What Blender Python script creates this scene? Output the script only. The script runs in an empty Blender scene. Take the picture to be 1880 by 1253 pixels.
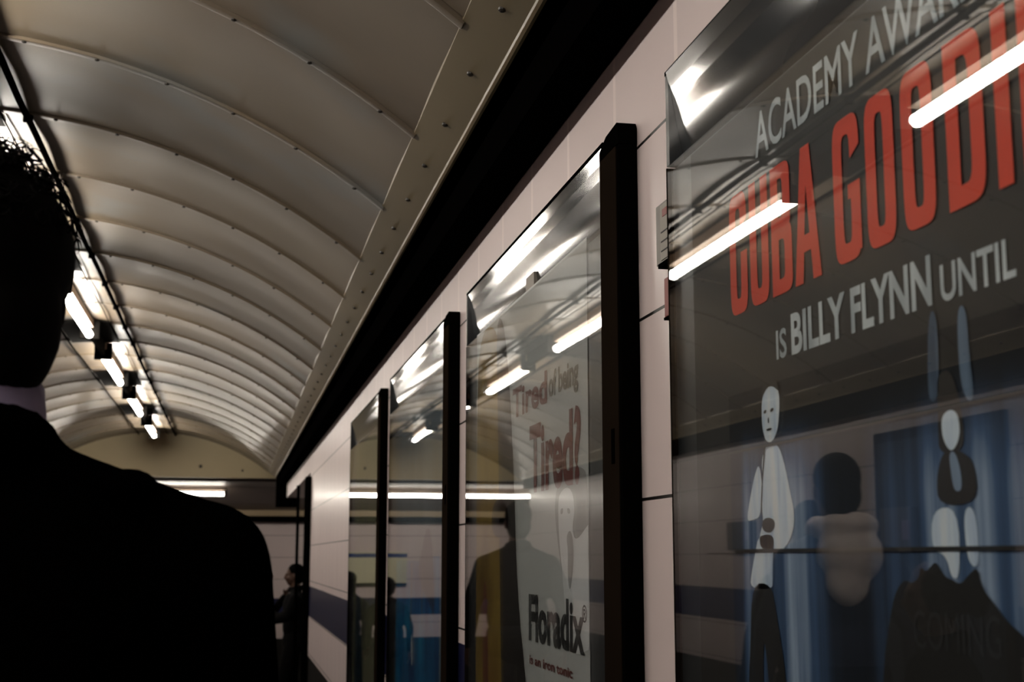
import bpy, bmesh, math, random
from mathutils import Vector, Matrix
random.seed(7)
PI = math.pi
S = bpy.context.scene
COL = S.collection

# ------------------------------------------------------------------ camera
FPX, WPX = 2500.0, 1880.0
PITCH = math.atan(395.5 / FPX)
YAW = math.atan(515 * math.cos(PITCH) / FPX)
EYE = 1.4
cd = bpy.data.cameras.new('camera')
cam = bpy.data.objects.new('camera', cd)
COL.objects.link(cam)
cam.location = (0, 0, EYE)
cam.rotation_mode = 'XYZ'
cam.rotation_euler = (PI / 2 + PITCH, 0, -YAW)
cd.sensor_fit = 'HORIZONTAL'
cd.sensor_width = 36.0
cd.lens = 36.0 * FPX / WPX
cd.clip_start = 0.05
cd.dof.use_dof = True
cd.dof.focus_distance = 2.3
cd.dof.aperture_fstop = 9.0
S.camera = cam

# ------------------------------------------------------------------ world and exposure
w = bpy.data.worlds.new('world')
w.use_nodes = True
w.node_tree.nodes['Background'].inputs['Color'].default_value = (0.0, 0.0, 0.0, 1)
w.node_tree.nodes['Background'].inputs['Strength'].default_value = 0.0
S.world = w
S.view_settings.view_transform = 'Standard'
S.view_settings.look = 'None'
S.view_settings.exposure = 0.0
S.view_settings.gamma = 1.0
S.view_settings.use_curve_mapping = False
TUBE_STRENGTH = 57.0
S.cycles.use_denoising = True
S.cycles.max_bounces = 8
S.cycles.transparent_max_bounces = 16
S.cycles.sample_clamp_indirect = 4.0
S.cycles.caustics_reflective = True

# ------------------------------------------------------------------ materials
def new_mat(name):
    m = bpy.data.materials.new(name)
    m.use_nodes = True
    return m, m.node_tree.nodes, m.node_tree.links, m.node_tree.nodes['Principled BSDF']

def plain(name, col, rough=0.5, metal=0.0, coat=0.0, noise=0.0, spec=0.5, nscale=8.0, bump=0.0):
    m, N, L, b = new_mat(name)
    b.inputs['Roughness'].default_value = rough
    b.inputs['Metallic'].default_value = metal
    b.inputs['Coat Weight'].default_value = coat
    b.inputs['Coat Roughness'].default_value = 0.06
    b.inputs['Specular IOR Level'].default_value = spec
    tc = N.new('ShaderNodeTexCoord')
    nz = N.new('ShaderNodeTexNoise')
    nz.inputs['Scale'].default_value = nscale
    nz.inputs['Detail'].default_value = 5
    L.new(tc.outputs['Object'], nz.inputs['Vector'])
    mx = N.new('ShaderNodeMix'); mx.data_type = 'RGBA'
    k = max(0.0, 1 - noise)
    mx.inputs['A'].default_value = (col[0] * k, col[1] * k, col[2] * k, 1)
    mx.inputs['B'].default_value = (min(1, col[0] * (1 + noise)), min(1, col[1] * (1 + noise)), min(1, col[2] * (1 + noise)), 1)
    L.new(nz.outputs['Fac'], mx.inputs['Factor'])
    L.new(mx.outputs['Result'], b.inputs['Base Color'])
    if bump:
        bp = N.new('ShaderNodeBump')
        bp.inputs['Strength'].default_value = bump
        bp.inputs['Distance'].default_value = 0.01
        L.new(nz.outputs['Fac'], bp.inputs['Height'])
        L.new(bp.outputs['Normal'], b.inputs['Normal'])
    return m

def math_node(N, L, op, a, b=None, c=None):
    n = N.new('ShaderNodeMath'); n.operation = op
    for i, v in enumerate((a, b, c)):
        if v is None: continue
        if isinstance(v, (int, float)): n.inputs[i].default_value = v
        else: L.new(v, n.inputs[i])
    return n.outputs[0]

def tile_wall(name, h_off, h_pitch, v_off, v_pitch, low=0.0, tone=1.0):
    """cream enamel tiles, dark level joints, pale upright cover strips, a navy stripe and a dark plinth"""
    m, N, L, b = new_mat(name)
    tc = N.new('ShaderNodeTexCoord')
    sx = N.new('ShaderNodeSeparateXYZ')
    L.new(tc.outputs['Object'], sx.inputs[0])
    Y, Z = sx.outputs['Y'], sx.outputs['Z']
    def near(coord, off, pitch, half):
        t = math_node(N, L, 'SUBTRACT', coord, off)
        t = math_node(N, L, 'ADD', t, pitch / 2 + 40 * pitch)
        t = math_node(N, L, 'MODULO', t, pitch)
        t = math_node(N, L, 'SUBTRACT', t, pitch / 2)
        t = math_node(N, L, 'ABSOLUTE', t)
        return math_node(N, L, 'LESS_THAN', t, half)
    hj = near(Z, h_off, h_pitch, 0.0025)
    hj = math_node(N, L, 'MULTIPLY', hj, math_node(N, L, 'LESS_THAN', Z, 2.19))
    vj = near(Y, v_off, v_pitch, 0.008)
    nz = N.new('ShaderNodeTexNoise'); nz.inputs['Scale'].default_value = 2.2; nz.inputs['Detail'].default_value = 6
    L.new(tc.outputs['Object'], nz.inputs['Vector'])
    base = N.new('ShaderNodeMix'); base.data_type = 'RGBA'
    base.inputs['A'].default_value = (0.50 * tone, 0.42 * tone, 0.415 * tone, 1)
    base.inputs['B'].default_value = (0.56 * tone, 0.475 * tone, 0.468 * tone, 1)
    L.new(nz.outputs['Fac'], base.inputs['Factor'])
    def over(prev, fac, col):
        mx = N.new('ShaderNodeMix'); mx.data_type = 'RGBA'
        L.new(fac, mx.inputs['Factor']); L.new(prev, mx.inputs['A'])
        mx.inputs['B'].default_value = (*col, 1)
        return mx.outputs['Result']
    c = over(base.outputs['Result'], vj, (0.62 * tone, 0.53 * tone, 0.515 * tone))
    navy = math_node(N, L, 'MULTIPLY', math_node(N, L, 'LESS_THAN', Z, 1.165 - low), math_node(N, L, 'GREATER_THAN', Z, 0.93 - low))
    c = over(c, navy, (0.012, 0.014, 0.05))
    c = over(c, math_node(N, L, 'LESS_THAN', Z, 0.62 - low), (0.012, 0.011, 0.010))
    c = over(c, hj, (0.006, 0.005, 0.005))
    L.new(c, b.inputs['Base Color'])
    b.inputs['Roughness'].default_value = 0.35
    b.inputs['Coat Weight'].default_value = 0.12
    b.inputs['Coat Roughness'].default_value = 0.17
    b.inputs['Specular IOR Level'].default_value = 0.2
    hgt = math_node(N, L, 'SUBTRACT', math_node(N, L, 'MULTIPLY', vj, 0.4), hj)
    hgt = math_node(N, L, 'ADD', hgt, math_node(N, L, 'MULTIPLY', nz.outputs['Fac'], 0.15))
    bp = N.new('ShaderNodeBump'); bp.inputs['Strength'].default_value = 0.35; bp.inputs['Distance'].default_value = 0.004
    L.new(hgt, bp.inputs['Height']); L.new(bp.outputs['Normal'], b.inputs['Normal'])
    return m

def vault_mat():
    m, N, L, b = new_mat('vault_enamel')
    tc = N.new('ShaderNodeTexCoord')
    nz = N.new('ShaderNodeTexNoise'); nz.inputs['Scale'].default_value = 0.9; nz.inputs['Detail'].default_value = 7; nz.inputs['Roughness'].default_value = 0.55
    L.new(tc.outputs['Object'], nz.inputs['Vector'])
    rp = N.new('ShaderNodeValToRGB')
    e = rp.color_ramp.elements
    e[0].position = 0.30; e[0].color = (0.125, 0.098, 0.072, 1)
    e[1].position = 0.72; e[1].color = (0.21, 0.162, 0.105, 1)
    n2 = e.new(0.45); n2.color = (0.175, 0.138, 0.100, 1)
    L.new(nz.outputs['Fac'], rp.inputs['Fac'])
    # soft bluish-grey grime blotches
    n3 = N.new('ShaderNodeTexNoise'); n3.inputs['Scale'].default_value = 1.7; n3.inputs['Detail'].default_value = 3
    mp = N.new('ShaderNodeMapping'); mp.inputs['Location'].default_value = (3.3, 8.1, 1.2)
    L.new(tc.outputs['Object'], mp.inputs['Vector']); L.new(mp.outputs['Vector'], n3.inputs['Vector'])
    st = N.new('ShaderNodeMapRange'); st.inputs['From Min'].default_value = 0.58; st.inputs['From Max'].default_value = 0.72
    L.new(n3.outputs['Fac'], st.inputs['Value'])
    mx = N.new('ShaderNodeMix'); mx.data_type = 'RGBA'
    mx.inputs['B'].default_value = (0.15, 0.17, 0.175, 1)
    L.new(math_node(N, L, 'MULTIPLY', st.outputs['Result'], 0.6), mx.inputs['Factor'])
    L.new(rp.outputs['Color'], mx.inputs['A'])
    L.new(mx.outputs['Result'], b.inputs['Base Color'])
    b.inputs['Roughness'].default_value = 0.40
    b.inputs['Specular IOR Level'].default_value = 0.6
    b.inputs['Coat Weight'].default_value = 0.18
    b.inputs['Coat Roughness'].default_value = 0.16
    bp = N.new('ShaderNodeBump'); bp.inputs['Strength'].default_value = 0.5; bp.inputs['Distance'].default_value = 0.03
    n4 = N.new('ShaderNodeTexNoise'); n4.inputs['Scale'].default_value = 1.4; n4.inputs['Detail'].default_value = 1
    L.new(tc.outputs['Object'], n4.inputs['Vector'])
    L.new(n4.outputs['Fac'], bp.inputs['Height']); L.new(bp.outputs['Normal'], b.inputs['Normal'])
    return m

def glass_mat():
    m = bpy.data.materials.new('acrylic_glazing'); m.use_nodes = True
    N, L = m.node_tree.nodes, m.node_tree.links
    N.clear()
    out = N.new('ShaderNodeOutputMaterial')
    g = N.new('ShaderNodeNewGeometry')
    dp = N.new('ShaderNodeVectorMath'); dp.operation = 'DOT_PRODUCT'
    L.new(g.outputs['Incoming'], dp.inputs[0]); L.new(g.outputs['Normal'], dp.inputs[1])
    c = math_node(N, L, 'ABSOLUTE', dp.outputs['Value'])
    t = math_node(N, L, 'POWER', math_node(N, L, 'SUBTRACT', 1.0, c), 5.0)
    r = math_node(N, L, 'ADD', 0.05, math_node(N, L, 'MULTIPLY', t, 0.95))
    tr = N.new('ShaderNodeBsdfTransparent'); tr.inputs['Color'].default_value = (0.96, 0.97, 0.97, 1)
    gl = N.new('ShaderNodeBsdfGlossy'); gl.inputs['Roughness'].default_value = 0.012
    gl.inputs['Color'].default_value = (1, 1, 1, 1)
    tc = N.new('ShaderNodeTexCoord')
    nz = N.new('ShaderNodeTexNoise'); nz.inputs['Scale'].default_value = 1.6; nz.inputs['Detail'].default_value = 0
    L.new(tc.outputs['Object'], nz.inputs['Vector'])
    bp = N.new('ShaderNodeBump'); bp.inputs['Strength'].default_value = 0.12; bp.inputs['Distance'].default_value = 0.005
    L.new(nz.outputs['Fac'], bp.inputs['Height']); L.new(bp.outputs['Normal'], gl.inputs['Normal'])
    mx = N.new('ShaderNodeMixShader')
    L.new(r, mx.inputs[0]); L.new(tr.outputs[0], mx.inputs[1]); L.new(gl.outputs[0], mx.inputs[2])
    L.new(mx.outputs[0], out.inputs['Surface'])
    return m

def curtain_mat(name):
    """printed stage curtain: upright blue streaks, brighter in some folds, fading out above"""
    m, N, L, b = new_mat(name)
    tc = N.new('ShaderNodeTexCoord'); sx = N.new('ShaderNodeSeparateXYZ')
    L.new(tc.outputs['Object'], sx.inputs[0])
    mp = N.new('ShaderNodeMapping'); mp.inputs['Scale'].default_value = (1, 1, 0.035)
    L.new(tc.outputs['Object'], mp.inputs['Vector'])
    nz = N.new('ShaderNodeTexNoise'); nz.inputs['Scale'].default_value = 45; nz.inputs['Detail'].default_value = 4
    L.new(mp.outputs['Vector'], nz.inputs['Vector'])
    mr = N.new('ShaderNodeMapRange'); mr.inputs['From Min'].default_value = 0.55; mr.inputs['From Max'].default_value = 1.65
    L.new(sx.outputs['Y'], mr.inputs['Value'])
    rp = N.new('ShaderNodeValToRGB'); rp.color_ramp.interpolation = 'EASE'
    e = rp.color_ramp.elements
    stops = [(0.60, 0.05), (0.90, 0.10), (0.955, 0.55), (0.985, 0.40), (1.02, 0.85), (1.05, 0.30), (1.07, 0.75), (1.10, 0.8), (1.13, 0.20), (1.18, 0.22), (1.235, 0.02), (1.30, 0.03), (1.345, 0.30), (1.38, 0.75), (1.41, 0.9), (1.44, 0.35), (1.50, 0.35), (1.535, 0.7), (1.56, 0.06)]
    e[0].position = (stops[0][0] - 0.55) / 1.1; e[0].color = (stops[0][1],) * 3 + (1,)
    e[1].position = (stops[-1][0] - 0.55) / 1.1; e[1].color = (stops[-1][1],) * 3 + (1,)
    for y, v in stops[1:-1]:
        q = e.new((y - 0.55) / 1.1); q.color = (v, v, v, 1)
    L.new(mr.outputs['Result'], rp.inputs['Fac'])
    z = N.new('ShaderNodeMapRange'); z.inputs['From Min'].default_value = 1.56; z.inputs['From Max'].default_value = 1.45
    z.interpolation_type = 'SMOOTHSTEP'
    L.new(sx.outputs['Z'], z.inputs['Value'])
    n2 = N.new('ShaderNodeMapRange'); n2.inputs['From Min'].default_value = 0.3; n2.inputs['From Max'].default_value = 0.7; n2.inputs['To Min'].default_value = 0.35; n2.inputs['To Max'].default_value = 1.1
    L.new(nz.outputs['Fac'], n2.inputs['Value'])
    f = math_node(N, L, 'MULTIPLY', rp.outputs['Color'], n2.outputs['Result'])
    f = math_node(N, L, 'MULTIPLY', f, z.outputs['Result'])
    c = N.new('ShaderNodeValToRGB'); q = c.color_ramp.elements
    q[0].position = 0; q[0].color = (0.006, 0.008, 0.012, 1)
    q[1].position = 1; q[1].color = (0.62, 0.78, 1.0, 1)
    k = q.new(0.30); k.color = (0.06, 0.12, 0.24, 1)
    L.new(f, c.inputs['Fac']); L.new(c.outputs['Color'], b.inputs['Base Color'])
    b.inputs['Roughness'].default_value = 0.6; b.inputs['Specular IOR Level'].default_value = 0.2
    return m

def emit(name, col, s):
    m = bpy.data.materials.new(name); m.use_nodes = True
    N, L = m.node_tree.nodes, m.node_tree.links
    N.clear()
    o = N.new('ShaderNodeOutputMaterial'); e = N.new('ShaderNodeEmission')
    e.inputs['Color'].default_value = (*col, 1); e.inputs['Strength'].default_value = s
    L.new(e.outputs[0], o.inputs['Surface'])
    return m

def stripes_mat(name, cols, scale, stretch=(1, 1, 0.04), rough=0.6, lo=0.3, hi=0.7):
    """printed upright streaks, like a curtain: noise stretched along Z"""
    m, N, L, b = new_mat(name)
    tc = N.new('ShaderNodeTexCoord'); mp = N.new('ShaderNodeMapping')
    mp.inputs['Scale'].default_value = stretch
    L.new(tc.outputs['Object'], mp.inputs['Vector'])
    nz = N.new('ShaderNodeTexNoise'); nz.inputs['Scale'].default_value = scale; nz.inputs['Detail'].default_value = 3
    L.new(mp.outputs['Vector'], nz.inputs['Vector'])
    rp = N.new('ShaderNodeValToRGB'); e = rp.color_ramp.elements
    e[0].position = lo; e[0].color = (*cols[0], 1)
    e[1].position = hi; e[1].color = (*cols[-1], 1)
    for i, c in enumerate(cols[1:-1]):
        k = e.new(lo + (hi - lo) * (i + 1) / (len(cols) - 1)); k.color = (*c, 1)
    L.new(nz.outputs['Fac'], rp.inputs['Fac'])
    L.new(rp.outputs['Color'], b.inputs['Base Color'])
    b.inputs['Roughness'].default_value = rough
    b.inputs['Specular IOR Level'].default_value = 0.2
    return m

M = dict(
    vault=vault_mat(),
    joint=plain('joint_gap', (0.008, 0.007, 0.006), 0.8),
    rivet=plain('rivet_head', (0.03, 0.025, 0.02), 0.5),
    strip=plain('springing_strip_paint', (0.23, 0.185, 0.115), 0.38, noise=0.18, nscale=2.5),
    lip=plain('edge_lip_paint', (0.40, 0.31, 0.18), 0.35, noise=0.1),
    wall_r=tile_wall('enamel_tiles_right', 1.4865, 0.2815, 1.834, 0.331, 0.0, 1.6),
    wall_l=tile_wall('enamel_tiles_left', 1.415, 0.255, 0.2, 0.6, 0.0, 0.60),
    black=plain('black_painted_metal', (0.0015, 0.0014, 0.0013), 0.9, noise=0.2, spec=0.0),
    blackm=plain('matt_black_duct', (0.0012, 0.0011, 0.0011), 0.95, noise=0.2, spec=0.0),
    brown=plain('dark_bronze_frame', (0.013, 0.009, 0.0065), 0.9, noise=0.25, spec=0.0),
    header=plain('glossy_grey_bezel', (0.040, 0.044, 0.048), 0.10, coat=0.0, noise=0.08, spec=0.55),
    mount=plain('dark_grey_mount', (0.030, 0.033, 0.036), 0.35, noise=0.1),
    glass=glass_mat(),
    tube_far=emit('lit_tube_far', (1.0, 0.92, 0.80), TUBE_STRENGTH * 0.55),
    tube=emit('lit_tube', (1.0, 0.93, 0.83), TUBE_STRENGTH),
    batten=plain('lamp_batten', (0.45, 0.34, 0.26), 0.4),
    trunk_and_gap_shade=plain('trunking_and_gap_shade', (0.008, 0.007, 0.006), 0.8, spec=0.1),  # darkness of the unlit stretch between lamps is put into this colour
    cap=plain('lampholder_baffle', (0.006, 0.0055, 0.005), 0.95, spec=0.0),
    floor=plain('worn_dark_floor', (0.045, 0.042, 0.04), 0.35, noise=0.3, nscale=5),
    lunette=plain('lunette_paint', (0.42, 0.345, 0.21), 0.6, noise=0.12, nscale=1.5),
    beam=plain('bulkhead_paint', (0.10, 0.075, 0.06), 0.5, noise=0.2),
    tan=plain('tan_trim', (0.30, 0.22, 0.13), 0.5),
    farwall=tile_wall('enamel_tiles_far', 1.385, 0.30, 0.1, 0.4, 0.34),
    suit=plain('black_suit_wool', (0.0006, 0.0005, 0.0005), 1.0, spec=0.0, noise=0.3, nscale=60),
    skin_dark=plain('deep_brown_skin', (0.006, 0.003, 0.002), 0.9, spec=0.05),
    skin=plain('skin', (0.10, 0.05, 0.033), 0.6),
    hair=plain('black_hair', (0.0016, 0.0012, 0.001), 0.8, spec=0.05),
    collar=plain('pale_lilac_shirt', (0.24, 0.21, 0.33), 0.8, noise=0.1, nscale=120),
    hood=plain('beige_grey_cotton', (0.78, 0.68, 0.64), 0.9, noise=0.3, nscale=14, bump=0.6),
    navy=plain('navy_cloth', (0.008, 0.012, 0.03), 0.9, noise=0.3),
    dark=plain('charcoal_cloth', (0.004, 0.0036, 0.004), 0.95, spec=0.1, noise=0.3),
    grey=plain('grey_trousers', (0.008, 0.008, 0.010), 0.95, spec=0.1),
    red=plain('red_plastic', (0.22, 0.012, 0.008), 0.5),
    notice=plain('notice_paper', (0.36, 0.33, 0.29), 0.6, noise=0.1),
    noticeside=plain('notice_box_grey', (0.20, 0.18, 0.16), 0.5),
    ink_black=plain('printed_black', (0.008, 0.008, 0.008), 0.6),
    inkdim=plain('printed_dim_grey', (0.024, 0.025, 0.028), 0.6),
    ink_red=plain('printed_red', (0.80, 0.055, 0.015), 0.6, noise=0.06, nscale=40),
    ink_brick=plain('printed_brick_red', (0.17, 0.032, 0.024), 0.6),
    ink_grey=plain('printed_grey', (0.16, 0.155, 0.13), 0.6),
    armblue=stripes_mat('printed_slate_blue', [(0.05, 0.08, 0.13), (0.22, 0.32, 0.46)], 30, (1, 1, 0.12)),
    ink_grey2=plain('printed_mid_grey', (0.34, 0.34, 0.33), 0.6, noise=0.2, nscale=12),
    ink_silver=stripes_mat('printed_silver', [(0.46, 0.52, 0.56), (0.80, 0.87, 0.90)], 30, (1, 1, 0.3)),
    ink_white=stripes_mat('printed_pale_blue_white', [(0.48, 0.62, 0.84), (0.76, 0.88, 1.0), (0.92, 0.96, 1.0)], 60, (1, 1, 0.12)),
    poster_black=plain('poster_black_ground', (0.010, 0.009, 0.0085), 0.6),
    curtain=curtain_mat('printed_blue_curtain'),
    beamlight=stripes_mat('printed_curtain_gleam', [(0.10, 0.16, 0.26), (0.35, 0.46, 0.62)], 40, (1, 1, 0.03)),
    paper=plain('pale_grey_paper', (0.62, 0.64, 0.63), 0.6, noise=0.06, nscale=3),
    paper_light=plain('printed_light_grey', (0.85, 0.87, 0.88), 0.6),
    ochre=stripes_mat('printed_ochre', [(0.16, 0.09, 0.015), (0.30, 0.20, 0.04), (0.22, 0.12, 0.02)], 5, (1, 1, 0.5)),
    ochre_red=plain('printed_rust', (0.14, 0.03, 0.008), 0.6),
    brownp=plain('printed_dark_brown', (0.012, 0.008, 0.005), 0.6),
    p3pale=stripes_mat('printed_pale_sky', [(0.12, 0.16, 0.20), (0.26, 0.32, 0.37)], 4, (1, 1, 0.3)),
    p3blue=stripes_mat('printed_deep_blue', [(0.0, 0.06, 0.22), (0.0, 0.18, 0.42), (0.01, 0.34, 0.60)], 7, (1, 1, 0.45), lo=0.35, hi=0.7),
    p3dark=plain('printed_dark_teal', (0.002, 0.03, 0.06), 0.6),
    p4yel=stripes_mat('printed_olive_cream', [(0.20, 0.20, 0.10), (0.34, 0.34, 0.22)], 6, (1, 1, 0.2)),
    board=plain('sign_board_cream', (0.50, 0.48, 0.34), 0.5),
    boardblue=plain('sign_blue', (0.004, 0.03, 0.14), 0.5),
    lilac=plain('lilac_label', (0.16, 0.12, 0.20), 0.5),
    boxdark=plain('dark_notice_box', (0.03, 0.027, 0.034), 0.5),
    darkblue=stripes_mat('printed_midnight_blue', [(0.003, 0.006, 0.012), (0.012, 0.022, 0.04)], 8, (1, 1, 0.05)),
)

# ------------------------------------------------------------------ helpers
def link(name, me, parent=None, smooth=False):
    o = bpy.data.objects.new(name, me)
    COL.objects.link(o)
    if parent is not None: o.parent = parent
    if smooth:
        for p in me.polygons: p.use_smooth = True
    return o

def obj(name, bm, mats, parent=None, smooth=False, off=None):
    if off is not None: bmesh.ops.translate(bm, vec=-Vector(off), verts=bm.verts)
    me = bpy.data.meshes.new(name)
    bm.to_mesh(me); bm.free()
    for m in (mats if isinstance(mats, (list, tuple)) else [mats]): me.materials.append(m)
    return link(name, me, parent, smooth)

def tag(o, label, cat, group=None, kind=None):
    o['label'] = label; o['category'] = cat
    if group: o['group'] = group
    if kind: o['kind'] = kind
    return o

def struct(o):
    o['kind'] = 'structure'
    return o

def thing(name, label, cat, loc=(0, 0, 0), rz=0.0, group=None):
    o = bpy.data.objects.new(name, None)
    COL.objects.link(o)
    o.location = loc; o.rotation_euler = (0, 0, rz); o.empty_display_size = 0.1
    return tag(o, label, cat, group)

def box(bm, lo, hi, mi=0, bevel=0.0):
    r = bmesh.ops.create_cube(bm, size=1)
    vs = r['verts']
    for v in vs:
        v.co = Vector([lo[i] + (v.co[i] + 0.5) * (hi[i] - lo[i]) for i in range(3)])
    fs = set(f for v in vs for f in v.link_faces)
    for f in fs: f.material_index = mi
    if bevel:
        es = list(set(e for f in fs for e in f.edges))
        bmesh.ops.bevel(bm, geom=es, offset=bevel, segments=2, affect='EDGES', profile=0.6)
    return vs

def bxm(lo, hi, bevel=0.0):
    bm = bmesh.new(); box(bm, lo, hi, 0, bevel); return bm

def tube(bm, pts, r, seg=8, cap=True, mi=0):
    pts = [Vector(p) for p in pts]
    rs = r if isinstance(r, (list, tuple)) else [r] * len(pts)
    rings = []
    up = None
    for i, p in enumerate(pts):
        a = pts[max(0, i - 1)]; b = pts[min(len(pts) - 1, i + 1)]
        d = (b - a).normalized()
        if up is None:
            up = Vector((0, 0, 1)) if abs(d.z) < 0.9 else Vector((1, 0, 0))
        s = d.cross(up).normalized(); up2 = s.cross(d).normalized(); up = up2
        rings.append([bm.verts.new(p + (s * math.cos(2 * PI * k / seg) + up2 * math.sin(2 * PI * k / seg)) * rs[i]) for k in range(seg)])
    for i in range(len(rings) - 1):
        for k in range(seg):
            f = bm.faces.new((rings[i][k], rings[i][(k + 1) % seg], rings[i + 1][(k + 1) % seg], rings[i + 1][k]))
            f.material_index = mi; f.smooth = True
    if cap:
        f = bm.faces.new(rings[0][::-1]); f.material_index = mi
        f = bm.faces.new(rings[-1]); f.material_index = mi

def ell(bm, c, r, seg=20, rot=None):
    res = bmesh.ops.create_uvsphere(bm, u_segments=seg, v_segments=max(8, seg // 2 + 2), radius=1)
    for v in res['verts']:
        p = Vector((v.co.x * r[0], v.co.y * r[1], v.co.z * r[2]))
        if rot is not None: p = rot @ p
        v.co = p + Vector(c)

def capsule(bm, a, b, ra, rb, seg=14):
    a, b = Vector(a), Vector(b)
    n = 5
    tube(bm, [a + (b - a) * (i / n) for i in range(n + 1)], [ra + (rb - ra) * (i / n) for i in range(n + 1)], seg)
    ell(bm, a, (ra,) * 3, seg); ell(bm, b, (rb,) * 3, seg)

def fuse(bm, voxel, mat, name, parent, smooth_it=3):
    """melt overlapping lumps into one continuous skin"""
    me = bpy.data.meshes.new(name + '_raw'); bm.to_mesh(me); bm.free()
    o = bpy.data.objects.new('fuse', me); COL.objects.link(o)
    r = o.modifiers.new('r', 'REMESH'); r.mode = 'VOXEL'; r.voxel_size = voxel
    s = o.modifiers.new('s', 'SMOOTH'); s.iterations = smooth_it; s.factor = 0.5
    dg = bpy.context.evaluated_depsgraph_get()
    m2 = bpy.data.meshes.new_from_object(o.evaluated_get(dg))
    bpy.data.objects.remove(o); bpy.data.meshes.remove(me)
    m2.name = name; m2.materials.clear(); m2.materials.append(mat)
    return link(name, m2, parent, True)

# flat prints that lie on the right-hand wall: points are (Y, Z); X is the sheet's plane
def chaikin(P, n=2):
    for _ in range(n):
        Q = []
        for i in range(len(P)):
            a, b = P[i], P[(i + 1) % len(P)]
            Q += [(a[0] * .75 + b[0] * .25, a[1] * .75 + b[1] * .25), (a[0] * .25 + b[0] * .75, a[1] * .25 + b[1] * .75)]
        P = Q
    return P
ROUND = ('shirt', 'face', 'hair', 'trousers', 'glove', 'arms', 'jacket', 'portrait', 'pointed', 'sparkle', 'figure', 'edge', 'fold', 'splash', 'streak', 'tie')
def flat(name, polys, X, mat, parent):
    bm = bmesh.new()
    if any(k_ in name for k_ in ROUND): polys = [chaikin(P) for P in polys]
    for P in polys:
        vs = [bm.verts.new((X, *onsheet(y, z))) for y, z in P]
        f = bm.faces.new(vs)
        if f.normal.x > 0: f.normal_flip()
    bmesh.ops.recalc_face_normals(bm, faces=bm.faces)
    for f in bm.faces:
        f.normal_update()
        if f.normal.x > 0: f.normal_flip()
    return obj(name, bm, mat, parent)

SK = 0.597 / 0.613
def onsheet(y, z): return (y * SK, 1.4 + (z - 1.4) * SK)
def rect(y0, y1, z0, z1): return [(y0, z0), (y1, z0), (y1, z1), (y0, z1)]

def lettering(name, text, X, y_left, y_right, z_base, cap_h, mat, parent, fat=0.0, shear=0.0):
    cu = bpy.data.curves.new(name, 'FONT'); cu.body = text; cu.size = 1.0; cu.offset = fat; cu.resolution_u = 4
    if shear: cu.shear = shear
    o = bpy.data.objects.new('lett', cu); COL.objects.link(o)
    dg = bpy.context.evaluated_depsgraph_get()
    me = bpy.data.meshes.new_from_object(o.evaluated_get(dg))
    bpy.data.objects.remove(o)
    xs = [v.co.x for v in me.vertices]
    x0, x1 = min(xs), max(xs)
    k = (y_left - y_right) / (x1 - x0)
    for v in me.vertices:
        y = y_left - (v.co.x - x0) * k
        z = z_base + v.co.y * cap_h / 0.73
        v.co = Vector((X, *onsheet(y, z)))
    me.name = name; me.materials.clear(); me.materials.append(mat)
    bm = bmesh.new(); bm.from_mesh(me)
    bmesh.ops.recalc_face_normals(bm, faces=bm.faces)
    for f in bm.faces:
        f.normal_update()
        if f.normal.x > 0: f.normal_flip()
    bm.to_mesh(me); bm.free()
    return link(name, me, parent)

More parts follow.
